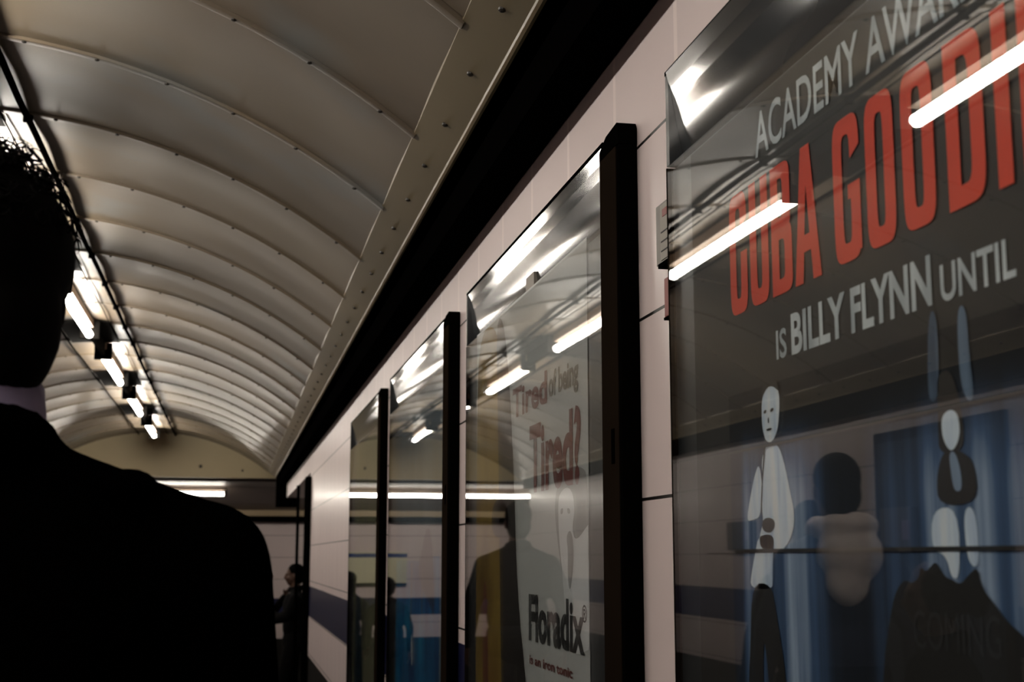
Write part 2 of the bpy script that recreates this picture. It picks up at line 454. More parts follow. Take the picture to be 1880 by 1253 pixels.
def block_letters(name, spec, X, z0, z1, th, mat, parent):
    """tall condensed rounded-block capitals; spec = [(char, y_left, y_right)]"""
    bm = bmesh.new()
    def ring(u0, u1, v0, v1, tu, tv, gaps=(), sq=()):
        # closed rounded band as a strip of quads, leaving out angles inside gaps
        n = 56
        cu, cv = (u0 + u1) / 2, (v0 + v1) / 2
        a, b = (u1 - u0) / 2, (v1 - v0) / 2
        def pt(t, a, b):
            ex = 0.42
            c, s = math.cos(t), math.sin(t)
            x = a * math.copysign(abs(c) ** ex, c); y = b * math.copysign(abs(s) ** (0.30), s)
            return x, y
        P = []
        for i in range(n + 1):
            t = 2 * PI * i / n
            xo, yo = pt(t, a, b); xi, yi = pt(t, a - tu, b - tv)
            P.append(((cu + xo, cv + yo), (cu + xi, cv + yi)))
        for i in range(n):
            mid = ((P[i][0][0] + P[i + 1][0][0]) / 2, (P[i][0][1] + P[i + 1][0][1]) / 2)
            if any(g[0] < mid[0] < g[1] and g[2] < mid[1] < g[3] for g in gaps): continue
            yield [P[i][0], P[i + 1][0], P[i + 1][1], P[i][1]]
    cnt = 0
    for ch, yl, yr in spec:
        W, H = 1.0, 1.0
        t = th / (yl - yr); tv = t * (yl - yr) / (z1 - z0) * 0.9
        polys = []
        R = lambda a, b, c, d: polys.append([(a, c), (b, c), (b, d), (a, d)])
        if ch in 'OC':
            g = [(0.7, 2, 0.38, 0.66)] if ch == 'C' else []
            polys += list(ring(0, 1, 0, 1, t, tv, g))
        elif ch == 'G':
            polys += list(ring(0, 1, 0, 1, t, tv, [(0.7, 2, 0.52, 0.68)]))
            R(0.55, 1.0, 0.42, 0.52); R(1 - t, 1.0, 0.05, 0.46)
        elif ch == 'U':
            polys += [q for q in ring(0, 1, 0, 1.0, t, tv, [(-1, 2, 0.5, 3)])]
            R(0, t, 0.4, 1); R(1 - t, 1, 0.4, 1)
        elif ch == 'D':
            polys += [q for q in ring(-0.2, 1, 0, 1, t, tv, [(-1, 0.30, -1, 3)])]
            R(0, t, 0, 1); R(0, 0.45, 0, tv); R(0, 0.45, 1 - tv, 1)
        elif ch == 'B':
            polys += [q for q in ring(-0.2, 1, 0, 0.53, t, tv * 0.9, [(-1, 0.28, -1, 3)])]
            polys += [q for q in ring(-0.2, 0.96, 0.47, 1, t, tv * 0.9, [(-1, 0.28, -1, 3)])]
            R(0, t, 0, 1); R(0, 0.45, 0, tv * .9); R(0, 0.45, 1 - tv * .9, 1); R(0, 0.45, 0.47, 0.47 + tv * .9)
        elif ch == 'A':
            polys.append([(0, 0), (t, 0), (0.5 + t * 0.25, 1), (0.5 - t * 0.55, 1)])
            polys.append([(1 - t, 0), (1, 0), (0.5 + t * 0.55, 1), (0.5 - t * 0.25, 1)])
            R(0.22, 0.78, 0.22, 0.22 + tv)
        elif ch == 'I':
            R(0, 1, 0, 1)
        elif ch == 'N':
            R(0, t, 0, 1); R(1 - t, 1, 0, 1); polys.append([(0.0 + t * .4, 1), (t * 1.3, 1), (1 - t * .4, 0), (1 - t * 1.3, 0)])
        for P in polys:
            cnt += 1
            vs = [bm.verts.new((X - cnt * 2e-6, *onsheet(yl - (yl - yr) * u, z0 + (z1 - z0) * v))) for u, v in P]
            f = bm.faces.new(vs); f.normal_update()
            if f.normal.x > 0: f.normal_flip()
    return obj(name, bm, mat, parent)

# ------------------------------------------------------------------ dimensions of the passage
WX, LX = 0.62, -2.48          # inner faces of the two side walls
XC, R_V, Z_AP = -0.93, 2.16, 2.872
X_FOOT = 0.405
Y0, YE = -3.5, 16.9
def vz(x, dr=0.0):
    return Z_AP - R_V + math.sqrt((R_V + dr) ** 2 - (x - XC) ** 2)
A_F = math.asin((X_FOOT - XC) / R_V)

# ceiling: barrel vault of curved sheet panels, each with a riveted flange
PITCH_J, J0 = 0.715, 3.87
bm = bmesh.new()
nA = 48
prof = []   # (dy, outward offset, material of the band before it)
k0 = -11
edges_y = []
y = J0 + k0 * PITCH_J
rows = [(YE, 0.003, 0)][:0]
while y < YE - 0.02:
    y2 = min(y + PITCH_J, YE)
    L_ = y2 - y
    rows += [(y - 0.006, 0.0029, 0), (y - 0.0008, 0.003, 0), (y, 0.016, 1), (y + 0.0085, 0.016, 1), (y + 0.009, -0.0026, 0), (y + 0.0115, -0.003, 0), (y + 0.036, -0.003, 0), (y + 0.039, -0.0026, 0), (y + 0.043, 0.0026, 0), (y + 0.048, 0.003, 0), (y + 0.056, 0.003, 0)]
    for q in (0.1, 0.3, 0.5, 0.7, 0.9):
        yy = y + 0.056 + (L_ - 0.064) * q
        rows.append((yy, 0.003 + 0.004 * math.sin(PI * q) ** 2, 0))
    y = y2
rows.append((YE, 0.003, 0))
prev = None
for (yy, dr, mi) in rows:
    ring = []
    for i in range(nA + 1):
        a = -A_F + 2 * A_F * i / nA
        ring.append(bm.verts.new((XC + (R_V + dr) * math.sin(a), yy, Z_AP - R_V + (R_V + dr) * math.cos(a))))
    if prev:
        for i in range(nA):
            f = bm.faces.new((prev[0][i], prev[0][i + 1], ring[i + 1], ring[i]))
            f.material_index = 1 if (mi == 1 and prev[1] == 1) else 0
            f.smooth = True
    prev = (ring, mi)
# rivets on the flanges
y = J0 + k0 * PITCH_J
while y < YE - 0.3:
    if y > 0:
        n = 13
        for i in range(n + 1):
            a = -A_F + 2 * A_F * (i + 0.5) / (n + 1)
            c = Vector((XC + (R_V - 0.004) * math.sin(a), y + 0.024, Z_AP - R_V + (R_V - 0.004) * math.cos(a)))
            r = bmesh.ops.create_uvsphere(bm, u_segments=8, v_segments=5, radius=0.0075)
            for v in r['verts']:
                v.co = Vector((v.co.x, v.co.y, v.co.z * 0.6)) + c
            for f in set(f for v in r['verts'] for f in v.link_faces): f.material_index = 2
    y += PITCH_J
ceil = struct(obj('ceiling', bm, [M['vault'], M['joint'], M['rivet']]))

# flat springing strips with lip and rivets
def springing(name, s):
    mx = (lambda x: x) if s > 0 else (lambda x: 2 * XC - x)
    bm = bmesh.new()
    P = [(0.398, 2.440), (0.402, 2.414), (0.488, 2.354), (0.490, 2.349), (0.496, 2.346), (0.504, 2.349), (0.508, 2.37), (0.525, 2.44)]
    va = [bm.verts.new((mx(x), Y0, z)) for x, z in P]; vb = [bm.verts.new((mx(x), YE, z)) for x, z in P]
    n = len(P)
    for i in range(n):
        f = bm.faces.new((va[i], va[(i + 1) % n], vb[(i + 1) % n], vb[i]))
        f.material_index = 1 if i in (3, 4, 5) else 0
    y = 0.6
    while y < YE:
        r = bmesh.ops.create_uvsphere(bm, u_segments=8, v_segments=5, radius=0.008)
        for v in r['verts']: v.co = Vector((v.co.x + mx(0.450), v.co.y + y, v.co.z * 0.8 + 2.380))
        for f in set(f for v in r['verts'] for f in v.link_faces): f.material_index = 2
        y += 0.34
    bmesh.ops.recalc_face_normals(bm, faces=bm.faces)
    return struct(obj(name, bm, [M['strip'], M['lip'], M['rivet']]))
springing('trim_1', 1)
springing('trim_2', -1)

# walls
struct(obj('wall_right', bxm((WX, Y0, -0.5), (WX + 0.2, 11.38, 2.50)), M['wall_r']))
struct(obj('wall_right', bxm((WX, 11.38, 2.085), (WX + 0.2, 16.42, 2.50)), M['wall_r'])).name = 'wall_right_header'
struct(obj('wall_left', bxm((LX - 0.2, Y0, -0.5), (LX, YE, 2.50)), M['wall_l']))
struct(obj('wall_back', bxm((LX, Y0 - 0.1, 0), (WX, Y0, 3.0)), M['wall_l']))

# lunette wall closing the vault, with the bulkhead of the cross passage beneath it
bm = bmesh.new()
pts = [(XC + R_V * math.sin(-A_F + 2 * A_F * i / 40), Z_AP - R_V + R_V * math.cos(-A_F + 2 * A_F * i / 40) + 0.02) for i in range(41)]
pts = [(LX, 2.46)] + pts + [(WX, 2.46), (WX, 2.34), (LX, 2.34)]
va = [bm.verts.new((x, YE, z)) for x, z in pts]; vb = [bm.verts.new((x, YE + 0.08, z)) for x, z in pts]
bm.faces.new(va); bm.faces.new(vb[::-1])
for i in range(len(pts)):
    bm.faces.new((va[i], va[(i + 1) % len(pts)], vb[(i + 1) % len(pts)], vb[i]))
bmesh.ops.recalc_face_normals(bm, faces=bm.faces)
for x, z, r in ((-0.40, 2.475, 0.022), (0.10, 2.43, 0.015)):
    q = bmesh.ops.create_uvsphere(bm, u_segments=10, v_segments=6, radius=r)
    for v in q['verts']: v.co = Vector((v.co.x + x, v.co.y * 0.5 + YE, v.co.z + z))
    for f in set(f for v in q['verts'] for f in v.link_faces): f.material_index = 1
struct(obj('wall_end', bm, [M['lunette'], M['rivet']]))

# cross passage beyond
XR, XL = 4.0, -4.5
bm = bmesh.new()
prof = [(YE + 0.08, 2.36), (YE + 0.08, 2.345), (17.2, 2.34), (17.2, 2.31), (18.0, 2.28), (18.8, 2.10), (19.3, 2.02), (19.3, 1.985), (19.3, 1.985)]
va = [bm.verts.new((XL, y, z)) for y, z in prof[:-1]]; vb = [bm.verts.new((XR, y, z)) for y, z in prof[:-1]]
for i in range(len(va) - 1): bm.faces.new((va[i], vb[i], vb[i + 1], va[i + 1]))
e = bmesh.ops.extrude_face_region(bm, geom=bm.faces[:])
bmesh.ops.translate(bm, vec=(0, 0, 0.3), verts=[v for v in e['geom'] if isinstance(v, bmesh.types.BMVert)])
bmesh.ops.recalc_face_normals(bm, faces=bm.faces)
struct(obj('ceiling', bm, M['beam'])).name = 'ceiling_cross_passage'
struct(obj('trim_3', bxm((XL, 19.24, 1.95), (XR, 19.42, 2.03)), M['tan']))
struct(obj('trim_4', bxm((XL, 19.26, 1.875), (XR, 19.42, 1.948)), M['black']))
struct(obj('wall_far', bxm((XL, 19.42, -0.5), (XR, 19.6, 2.3)), M['farwall']))
struct(obj('wall_cross_right', bxm((XR, 11.5, -0.5), (XR + 0.1, 19.42, 2.6)), M['farwall']))
struct(obj('wall_cross_left', bxm((XL - 0.1, YE, -0.5), (XL, 19.42, 2.4)), M['farwall']))
struct(obj('ceiling', bxm((WX + 0.2, 11.4, 2.36), (XR, YE + 0.2, 2.5)), M['beam'])).name = 'ceiling_side_opening'
struct(obj('wall_side', bxm((WX + 0.2, 11.3, -0.5), (XR, 11.4, 2.4)), M['farwall']))

# floor with three steps down
bm = bmesh.new()
P = [(Y0, 0), (9.0, 0), (9.0, -0.15), (9.3, -0.15), (9.3, -0.30), (9.6, -0.30), (9.6, -0.45), (19.6, -0.45), (19.6, -0.7), (Y0, -0.7)]
va = [bm.verts.new((LX - 0.2, y, z)) for y, z in P]; vb = [bm.verts.new((WX + 0.2, y, z)) for y, z in P]
bm.faces.new(va); bm.faces.new(vb[::-1])
for i in range(len(P)): bm.faces.new((va[i], va[(i + 1) % len(P)], vb[(i + 1) % len(P)], vb[i]))
bmesh.ops.recalc_face_normals(bm, faces=bm.faces)
struct(obj('floor', bm, M['floor']))
struct(obj('floor', bxm((WX + 0.2, 11.4, -0.7), (XR, 19.6, -0.45)), M['floor'])).name = 'floor_side_opening'
struct(obj('floor', bxm((XL, YE, -0.7), (LX - 0.2, 19.6, -0.45)), M['floor'])).name = 'floor_cross_passage'

# ------------------------------------------------------------------ black cable ducts under the springings
t = thing('cable_duct', 'black cable duct running above the tiled poster wall on the right', 'cable duct', (0.58, 8, 2.25))
def child(name, bm, mat, parent, smooth=False):
    return obj(name, bm, mat, parent, smooth, off=parent.location)
child('duct_run', bxm((0.533, Y0, 2.248), (WX - 0.002, 16.6, 2.385)), M['blackm'], t)
bm = bmesh.new()
P = [(16.45, 2.385), (16.72, 2.385), (16.78, 2.30), (16.78, 1.985), (16.60, 1.985), (16.60, 2.25), (16.45, 2.25)]
va = [bm.verts.new((0.50, y, z)) for y, z in P]; vb = [bm.verts.new((0.745, y, z)) for y, z in P]
bm.faces.new(va); bm.faces.new(vb[::-1])
for i in range(len(P)): bm.faces.new((va[i], va[(i + 1) % len(P)], vb[(i + 1) % len(P)], vb[i]))
bmesh.ops.recalc_face_normals(bm, faces=bm.faces)
child('duct_elbow', bm, M['blackm'], t)
t = thing('cable_duct', 'black cable duct above the left wall, seen mirrored in the film poster glass', 'cable duct', (-2.44, 6, 2.25))
child('duct_run', bxm((LX + 0.001, Y0, 2.235), (-2.393, YE - 0.02, 2.385)), M['blackm'], t)

# conduits along the crown
def conduit(x, r, drop, label, box_every=0):
    t = thing('conduit', label, 'conduit', (x, 6, vz(x) - drop))
    bm = bmesh.new()
    pts = []
    y = Y0 + 0.05
    while y < YE:
        pts.append((x + random.uniform(-0.003, 0.003), y, vz(x) - drop + random.uniform(-0.0015, 0.0015))); y += 0.357
    tube(bm, pts, r, 8)
    child('pipe', bm, M['black'], t)
    if r > 0.01:
        for k in range(-1, 18):
            yy = J0 + k * PITCH_J + 0.03
            child('saddle_clip', bxm((x - r - 0.004, yy - 0.007, vz(x) - drop - r - 0.0015), (x + r + 0.004, yy + 0.007, vz(x) - 0.001)), M['black'], t)
    return t
conduit(-0.712, 0.0115, 0.0135, 'black conduit along the vault crown, the thick one right of the lamps')
conduit(-1.135, 0.0065, 0.012, 'thin dark conduit along the vault crown, left of the lamps')
conduit(-0.800, 0.0035, 0.009, 'thinnest dark cable on the vault between lamps and thick conduit')

# ------------------------------------------------------------------ fluorescent lamps
LX0, LZ = -0.915, 2.772
TL = 1.52
def make_lamp(loc, label, length=TL, rz=0.0, group='fluorescent tubes along the vault crown', up=0.085, glow='tube'):
    t = thing('fluorescent_light', label, 'light', loc, rz, group)
    bm = bmesh.new(); tube(bm, [(0, -length / 2 + 0.02, 0), (0, length / 2 - 0.02, 0)], 0.023, 16)
    obj('tube', bm, M[glow], t, True)
    bm = bxm((-0.022, -length / 2 - 0.02, 0.045), (0.022, length / 2 + 0.02, 0.045 + up * 0.55), 0.004)
    obj('batten', bm, M['batten'], t)
    for s in (-1, 1):
        bm = bxm((-0.06, s * (length / 2 + 0.006) - 0.010, -0.026), (0.06, s * (length / 2 + 0.006) + 0.010, 0.05 + up * 0.5), 0.004)  # end plate widened past a lampholder, to keep light off the ceiling gaps
        obj('lampholder_baffle', bm, M['cap'], t)
    return t
starts = [-2.58, -0.12, 2.34, 4.80, 7.26, 9.72, 12.18, 14.68]
names = ['behind the viewer, rearmost', 'straight above the viewer', 'mirrored across the GOODI letters', 'mirrored across the CUBA letters',
         'its end emerging beside the ear', 'second pill of light below the ear', 'third pill of light', 'farthest, by the pale end wall']
for s_, n_ in zip(starts, names):
    make_lamp((LX0, s_ + TL / 2, LZ), 'lit tube on the vault crown, ' + n_)
    # batten trunking joining one lamp to the next, with added plates for the shade in the gaps
trunk_names = ['rearmost behind the viewer', 'overhead of the viewer', 'mirrored above the big red letters', 'above the curly hair at the left edge', 'first visible beside the ear', 'second visible below the ear', 'farthest, near the end wall']
for k in range(len(starts) - 1):
    a, b = starts[k] + TL + 0.025, starts[k + 1] - 0.025
    nm = names[k + 1]
    t = thing('lamp_trunking', 'dark trunking joining two crown lamps, ' + trunk_names[k], 'lamp trunking', (LX0, (a + b) / 2, LZ), 0, 'lamp trunking along the crown')
    child('bar', bxm((LX0 - 0.012, a, LZ + 0.0), (LX0 + 0.012, b, vz(LX0) - 0.006)), M['trunk_and_gap_shade'], t)
    bm = bmesh.new()
    n = 10
    xs = [-1.122 + (0.315) * q / n for q in range(n + 1)]
    lo0 = [bm.verts.new((x, a, vz(x) - 0.007)) for x in xs]; lo1 = [bm.verts.new((x, b, vz(x) - 0.007)) for x in xs]
    hi0 = [bm.verts.new((x, a, vz(x) - 0.0045)) for x in xs]; hi1 = [bm.verts.new((x, b, vz(x) - 0.0045)) for x in xs]
    for q in range(n):
        bm.faces.new((lo0[q], lo1[q], lo1[q + 1], lo0[q + 1])); bm.faces.new((hi0[q], hi0[q + 1], hi1[q + 1], hi1[q]))
        bm.faces.new((lo0[q], lo0[q + 1], hi0[q + 1], hi0[q])); bm.faces.new((lo1[q], hi1[q], hi1[q + 1], lo1[q + 1]))
    bm.faces.new((lo0[0], hi0[0], hi1[0], lo1[0])); bm.faces.new((lo0[n], lo1[n], hi1[n], hi0[n]))
    bmesh.ops.recalc_face_normals(bm, faces=bm.faces)
    child('gap_shade_plate', bm, M['trunk_and_gap_shade'], t)  # dark sheet added where the ceiling between lamps is only in shade
for x, ln, n_ in ((-0.85, 1.5, 'showing over the man\'s shoulder'), (-2.40, 1.45, 'farther left, mirrored in poster glass'), (1.95, 1.5, 'added out of view to light the far wall')):  # third tube is an added lamp, unseen, that brightens the far wall
    make_lamp((x, 17.85, 2.185), 'lit tube across far passage, ' + n_, ln, PI / 2, 'tubes across the far passage', up=0.04, glow='tube_far')

# ------------------------------------------------------------------ poster cases
XP, XG, XF = 0.5970, 0.5895, 0.588     # sheet, glass, front of the frame
ZB, ZT = 0.50, 2.082
def poster_case(far, near, label, group='glazed poster cases on the right wall'):
    t = thing('poster_case', label, 'poster case', (WX, (far + near) / 2, ZB), 0, group)
    hb = 1.945
    child('backboard', bxm((0.5985, near, ZB), (WX - 0.0006, far, hb - 0.002)), M['mount'], t)
    # glossy header bezel, tilted down towards the passage
    hb = 1.945
    bm = bmesh.new()
    nz_, ny_ = 10, 24
    g = []
    for j in range(nz_ + 1):
        v = j / nz_
        z = hb + (ZT - hb) * v
        row = []
        for i in range(ny_ + 1):
            yv = far - 0.0165 + (near + 0.0285 - far) * i / ny_
            tilt = TILT * (z - hb) + 0.0012 * math.sin(2 * PI * v)
            row.append(bm.verts.new((0.6130 - tilt, yv, z)))
        g.append(row)
    for j in range(nz_):
        for i in range(ny_):
            bm.faces.new((g[j][i], g[j][i + 1], g[j + 1][i + 1], g[j + 1][i])).smooth = True
    for f in bm.faces:
        f.normal_update()
        if f.normal.x > 0: f.normal_flip()
    # body behind the face
    Q = [(0.6140, hb), (0.6140 - TILT * (ZT - hb), ZT), (0.619, ZT), (0.619, hb)]
    va = [bm.verts.new((x, far - 0.0165, z)) for x, z in Q]; vb = [bm.verts.new((x, near + 0.012, z)) for x, z in Q]
    bm.faces.new(va); bm.faces.new(vb[::-1])
    for q in range(4): bm.faces.new((va[q], vb[q], vb[(q + 1) % 4], va[(q + 1) % 4]))
    child('header_bezel', bm, M['header'], t)
    child('header_end', bxm((XF + 0.001, far - 0.016, hb + 0.0015), (0.6138, far - 0.0032, ZT - 0.001)), M['header'], t)
    # thin frame along top and far edge
    child('top_edge', bxm((XF + 0.001, near, ZT), (WX - 0.0006, far, ZT + 0.006)), M['black'], t)
    child('far_edge', bxm((XF + 0.001, far - 0.003, ZB), (WX - 0.0006, far, hb)), M['brown'], t)
    child('bottom_edge', bxm((XF, near, ZB - 0.03), (WX - 0.0006, far, ZB)), M['brown'], t)
    # near end: bronze stile facing the passage, black end bar with a sloping cap
    child('stile', bxm((XF - 0.0005, near - 0.085, ZB), (0.5975, near + 0.012, ZT - 0.025)), M['brown'], t)
    child('end_bar', bxm((XF + 0.001, near - 0.10, ZB - 0.03), (WX - 0.0006, near - 0.085, ZT - 0.012)), M['black'], t)
    bm = bmesh.new()
    Q = [(near + 0.012, ZT - 0.026), (near + 0.012, ZT - 0.010), (near - 0.03, ZT + 0.006), (near - 0.095, ZT + 0.010), (near - 0.1015, ZT - 0.0), (near - 0.1015, ZT - 0.026)]
    va = [bm.verts.new((XF - 0.001, y, z)) for y, z in Q]; vb = [bm.verts.new((WX - 0.0006, y, z)) for y, z in Q]
    bm.faces.new(va); bm.faces.new(vb[::-1])
    for i in range(len(Q)): bm.faces.new((va[i], va[(i + 1) % len(Q)], vb[(i + 1) % len(Q)], vb[i]))
    bmesh.ops.recalc_face_normals(bm, faces=bm.faces)
    child('end_cap', bm, M['black'], t)
    child('latch', bxm((XF - 0.0015, near - 0.062, 1.545), (XF + 0.001, near - 0.044, 1.60)), M['black'], t)
    gp = child('glass_pane', bxm((XG, near + 0.012, ZB), (XG + 0.003, far - 0.003, hb + 0.001)), M['glass'], t)
    return t
TILT = 0.165

def sheet(t, y_far, y_near, mat, ztop=1.955, name='poster_sheet'):
    p = flat(name, [rect(y_far, y_near, ZB + 0.06, ztop)], XP, mat, t)
    p.location = -t.location
    return p

# ---- case 1: film poster
TILT = 0.20
t = poster_case(1.795, 0.42, 'nearest glazed poster case, black film poster with huge red capitals')
p1 = sheet(t, 1.757, 0.52, M['poster_black'])
a = XP - 0.0004; b2 = XP - 0.0008; c3 = XP - 0.0012; d4 = XP - 0.0016
flat('printed_curtain', [rect(1.63, 0.60, ZB + 0.07, 1.60)], a, M['curtain'], p1)
lettering('printed_line', 'ACADEMY AWARD WINNER', b2, 1.517, 0.735, 1.881, 0.056, M['ink_silver'], p1, fat=0.012)
block_letters('printed_title', [('C', 1.612, 1.553), ('U', 1.543, 1.484), ('B', 1.474, 1.415), ('A', 1.408, 1.338),
    ('G', 1.302, 1.240), ('O', 1.226, 1.166), ('O', 1.150, 1.090), ('D', 1.068, 1.006), ('I', 0.988, 0.966), ('N', 0.95, 0.89), ('G', 0.875, 0.815)],
    b2, 1.699, 1.853, 0.0215, M['ink_red'], p1)
lettering('printed_line', 'IS', b2, 1.470, 1.440, 1.626, 0.034, M['ink_silver'], p1, fat=0.02)
lettering('printed_line', 'BILLY', b2, 1.426, 1.286, 1.626, 0.046, M['ink_silver'], p1, fat=0.03)
lettering('printed_line', 'FLYNN', b2, 1.273, 1.108, 1.626, 0.046, M['ink_silver'], p1, fat=0.03)
lettering('printed_line', 'UNTIL', b2, 1.092, 0.972, 1.624, 0.034, M['ink_silver'], p1, fat=0.02)
F1 = dict(
  body=[(1.502,1.532),(1.473,1.528),(1.456,1.505),(1.443,1.474),(1.430,1.443),(1.441,1.422),(1.467,1.406),(1.502,1.404),(1.535,1.409),(1.538,1.424),(1.523,1.439),(1.528,1.458),(1.522,1.49),(1.524,1.516)],
  arm=[(1.531,1.51),(1.523,1.477),(1.532,1.446),(1.557,1.443),(1.578,1.442),(1.562,1.473),(1.546,1.498)],
  head=[(1.497,1.601),(1.477,1.600),(1.465,1.587),(1.465,1.568),(1.472,1.544),(1.489,1.531),(1.509,1.533),(1.518,1.548),(1.520,1.567),(1.517,1.587)],
  hair=[(1.520,1.583),(1.514,1.603),(1.495,1.608),(1.474,1.604),(1.463,1.588),(1.470,1.590),(1.482,1.596),(1.500,1.597)],
  legs=[(1.566,1.368),(1.505,1.369),(1.494,1.34),(1.481,1.304),(1.469,1.261),(1.45,1.05),(1.43,0.8),(1.48,0.8),(1.50,1.05),(1.52,1.257),(1.532,1.313),(1.538,1.257),(1.545,1.05),(1.55,0.8),(1.60,0.8),(1.60,1.05),(1.585,1.251),(1.575,1.298)],
  hands=[(1.553,1.400),(1.502,1.400),(1.507,1.383),(1.502,1.369),(1.566,1.368)])
F1['hands'] = [(1.553, 1.403), (1.54, 1.425), (1.49, 1.425), (1.498, 1.40), (1.500, 1.375), (1.502, 1.362), (1.572, 1.362), (1.566, 1.38)]
flat('printed_shirt', [F1['body'], F1['arm'], F1['hands']], c3, M['ink_white'], p1)
flat('printed_face', [F1['head']], c3, M['ink_white'], p1)
flat('printed_hair', [F1['hair'], [(1.512, 1.570), (1.504, 1.571), (1.504, 1.567), (1.512, 1.566)], [(1.492, 1.570), (1.482, 1.571), (1.482, 1.567), (1.492, 1.566)],
     [(1.506, 1.548), (1.488, 1.548), (1.490, 1.545), (1.504, 1.545)], [(1.500, 1.561), (1.497, 1.561), (1.496, 1.554), (1.501, 1.554)],
     [(1.516, 1.53), (1.508, 1.528), (1.520, 1.505), (1.532, 1.45), (1.527, 1.45), (1.521, 1.49)]], d4, M['ink_black'], p1)
flat('printed_trousers', [F1['legs']], c3, M['ink_black'], p1)
flat('printed_glove', [[(1.526, 1.442), (1.509, 1.445), (1.489, 1.442), (1.489, 1.432), (1.504, 1.426), (1.527, 1.430)]], d4, M['ink_black'], p1)
flat('printed_raised_arms', [[(1.115,1.618),(1.101,1.618),(1.101,1.564),(1.106,1.537),(1.121,1.537),(1.122,1.562)], [(1.066,1.614),(1.050,1.614),(1.049,1.566),(1.044,1.531),(1.058,1.531),(1.067,1.554)]], c3, M['armblue'], p1)
flat('printed_hair', [[(1.106,1.556),(1.096,1.562),(1.083,1.561),(1.072,1.545),(1.064,1.512),(1.066,1.489),(1.108,1.489),(1.108,1.511),(1.106,1.535)]], c3, M['brownp'], p1)
flat('printed_face', [[(1.095,1.525),(1.081,1.527),(1.071,1.520),(1.070,1.503),(1.080,1.492),(1.090,1.491),(1.100,1.503),(1.101,1.518)]], d4, M['ink_white'], p1)
flat('printed_jacket', [[(1.102,1.491),(1.081,1.491),(1.066,1.488),(1.049,1.478),(1.046,1.444),(1.113,1.444),(1.115,1.468)]], c3 - 0.0002, M['brownp'], p1)
flat('printed_tie', [[(1.090,1.490),(1.079,1.490),(1.071,1.470),(1.071,1.456),(1.084,1.455),(1.088,1.471)]], d4 - 0.0002, M['beamlight'], p1)
flat('printed_shirt', [[(1.125,1.442),(1.080,1.442),(1.082,1.383),(1.097,1.380),(1.104,1.401),(1.130,1.406)], [(1.072,1.441),(1.052,1.441),(1.050,1.395),(1.060,1.39),(1.070,1.40)]], c3, M['ink_white'], p1)
flat('printed_splash', [[(1.209,1.355),(1.195,1.372),(1.180,1.379),(1.168,1.375),(1.154,1.381),(1.151,1.391),(1.141,1.386),(1.132,1.391),(1.122,1.396),(1.108,1.382),(1.095,1.380),(1.082,1.376),(1.069,1.384),(1.053,1.392),(1.048,1.374),(1.029,1.361),(1.014,1.349),(0.992,1.339),(0.93,1.31),(0.90,1.0),(1.10,0.9),(1.26,1.0),(1.238,1.281)]], d4, M['ink_black'], p1)
flat('painted_joint_reflection', [[(1.72, 1.530), (0.56, 1.531), (0.56, 1.5275), (1.72, 1.5265)]], d4 - 0.0006, M['ink_black'], p1)  # mirrored joints of the opposite wall, drawn on the sheet as dark lines
flat('painted_joint_reflection', [[(1.72, 1.4085), (0.56, 1.4085), (0.56, 1.4045), (1.72, 1.4045)]], d4 - 0.0006, M['ink_black'], p1)
lettering('printed_line', 'COMING', d4 - 0.0004, 1.168, 1.022, 1.318, 0.036, M['inkdim'], p1, fat=0.0)

TILT = 0.165
# ---- case 2: pale tonic advertisement
t = poster_case(3.50, 2.135, 'second glazed poster case, pale advertisement with brick red lettering')
p2 = sheet(t, 3.47, 2.335, M['paper'], 1.972)
flat('printed_ochre_figure', [[(3.42, 1.965), (3.24, 1.965), (3.16, 1.90), (3.10, 1.70), (3.06, 1.54), (3.02, 1.30), (3.02, 0.56), (3.47, 0.56), (3.47, 1.80)]], a, M['ochre'], p2)
flat('printed_brown_edge', [[(3.20, 1.965), (3.11, 1.960), (3.03, 1.78), (2.985, 1.55), (2.95, 1.31), (2.86, 1.14), (2.80, 0.9), (2.80, 0.56), (3.08, 0.56), (3.14, 1.2), (3.16, 1.5), (3.18, 1.75)],
     [(3.24, 1.52), (3.18, 1.535), (3.10, 1.525), (3.05, 1.50), (3.05, 1.45), (3.20, 1.44), (3.26, 1.47)]], b2, M['brownp'], p2)
flat('printed_rust_fold', [[(3.38, 1.30), (3.33, 1.36), (3.30, 1.2), (3.28, 0.8), (3.33, 0.7), (3.36, 1.0)]], b2, M['ochre_red'], p2)
flat('printed_portrait', [[(2.60, 1.50), (2.56, 1.545), (2.48, 1.565), (2.38, 1.56), (2.336, 1.54), (2.336, 1.33), (2.42, 1.30), (2.52, 1.34), (2.57, 1.42)]], a, M['ink_grey2'], p2)
flat('printed_pale_face', [[(2.565, 1.50), (2.55, 1.52), (2.49, 1.53), (2.445, 1.515), (2.435, 1.48), (2.455, 1.45), (2.43, 1.425), (2.337, 1.455), (2.337, 1.455), (2.337, 1.24), (2.337, 1.24), (2.45, 1.22), (2.50, 1.26), (2.53, 1.36), (2.56, 1.44)]], b2, M['paper_light'], p2)
flat('printed_shadow_streak', [[(2.545, 1.487), (2.525, 1.492), (2.52, 1.482), (2.54, 1.477)], [(2.49, 1.49), (2.465, 1.486), (2.468, 1.477), (2.49, 1.48)], [(2.50, 1.44), (2.455, 1.45), (2.44, 1.40), (2.47, 1.33), (2.49, 1.36), (2.485, 1.41)]], c3, M['ink_grey2'], p2)
lettering('printed_line', 'Tired', b2, 3.00, 2.655, 1.708, 0.066, M['ink_brick'], p2, fat=0.03)
lettering('printed_line', 'of being', b2, 2.64, 2.40, 1.716, 0.050, M['ink_grey'], p2, fat=0.03)
lettering('printed_line', 'Tired?', b2, 2.822, 2.385, 1.537, 0.138, M['ink_brick'], p2, fat=0.035)
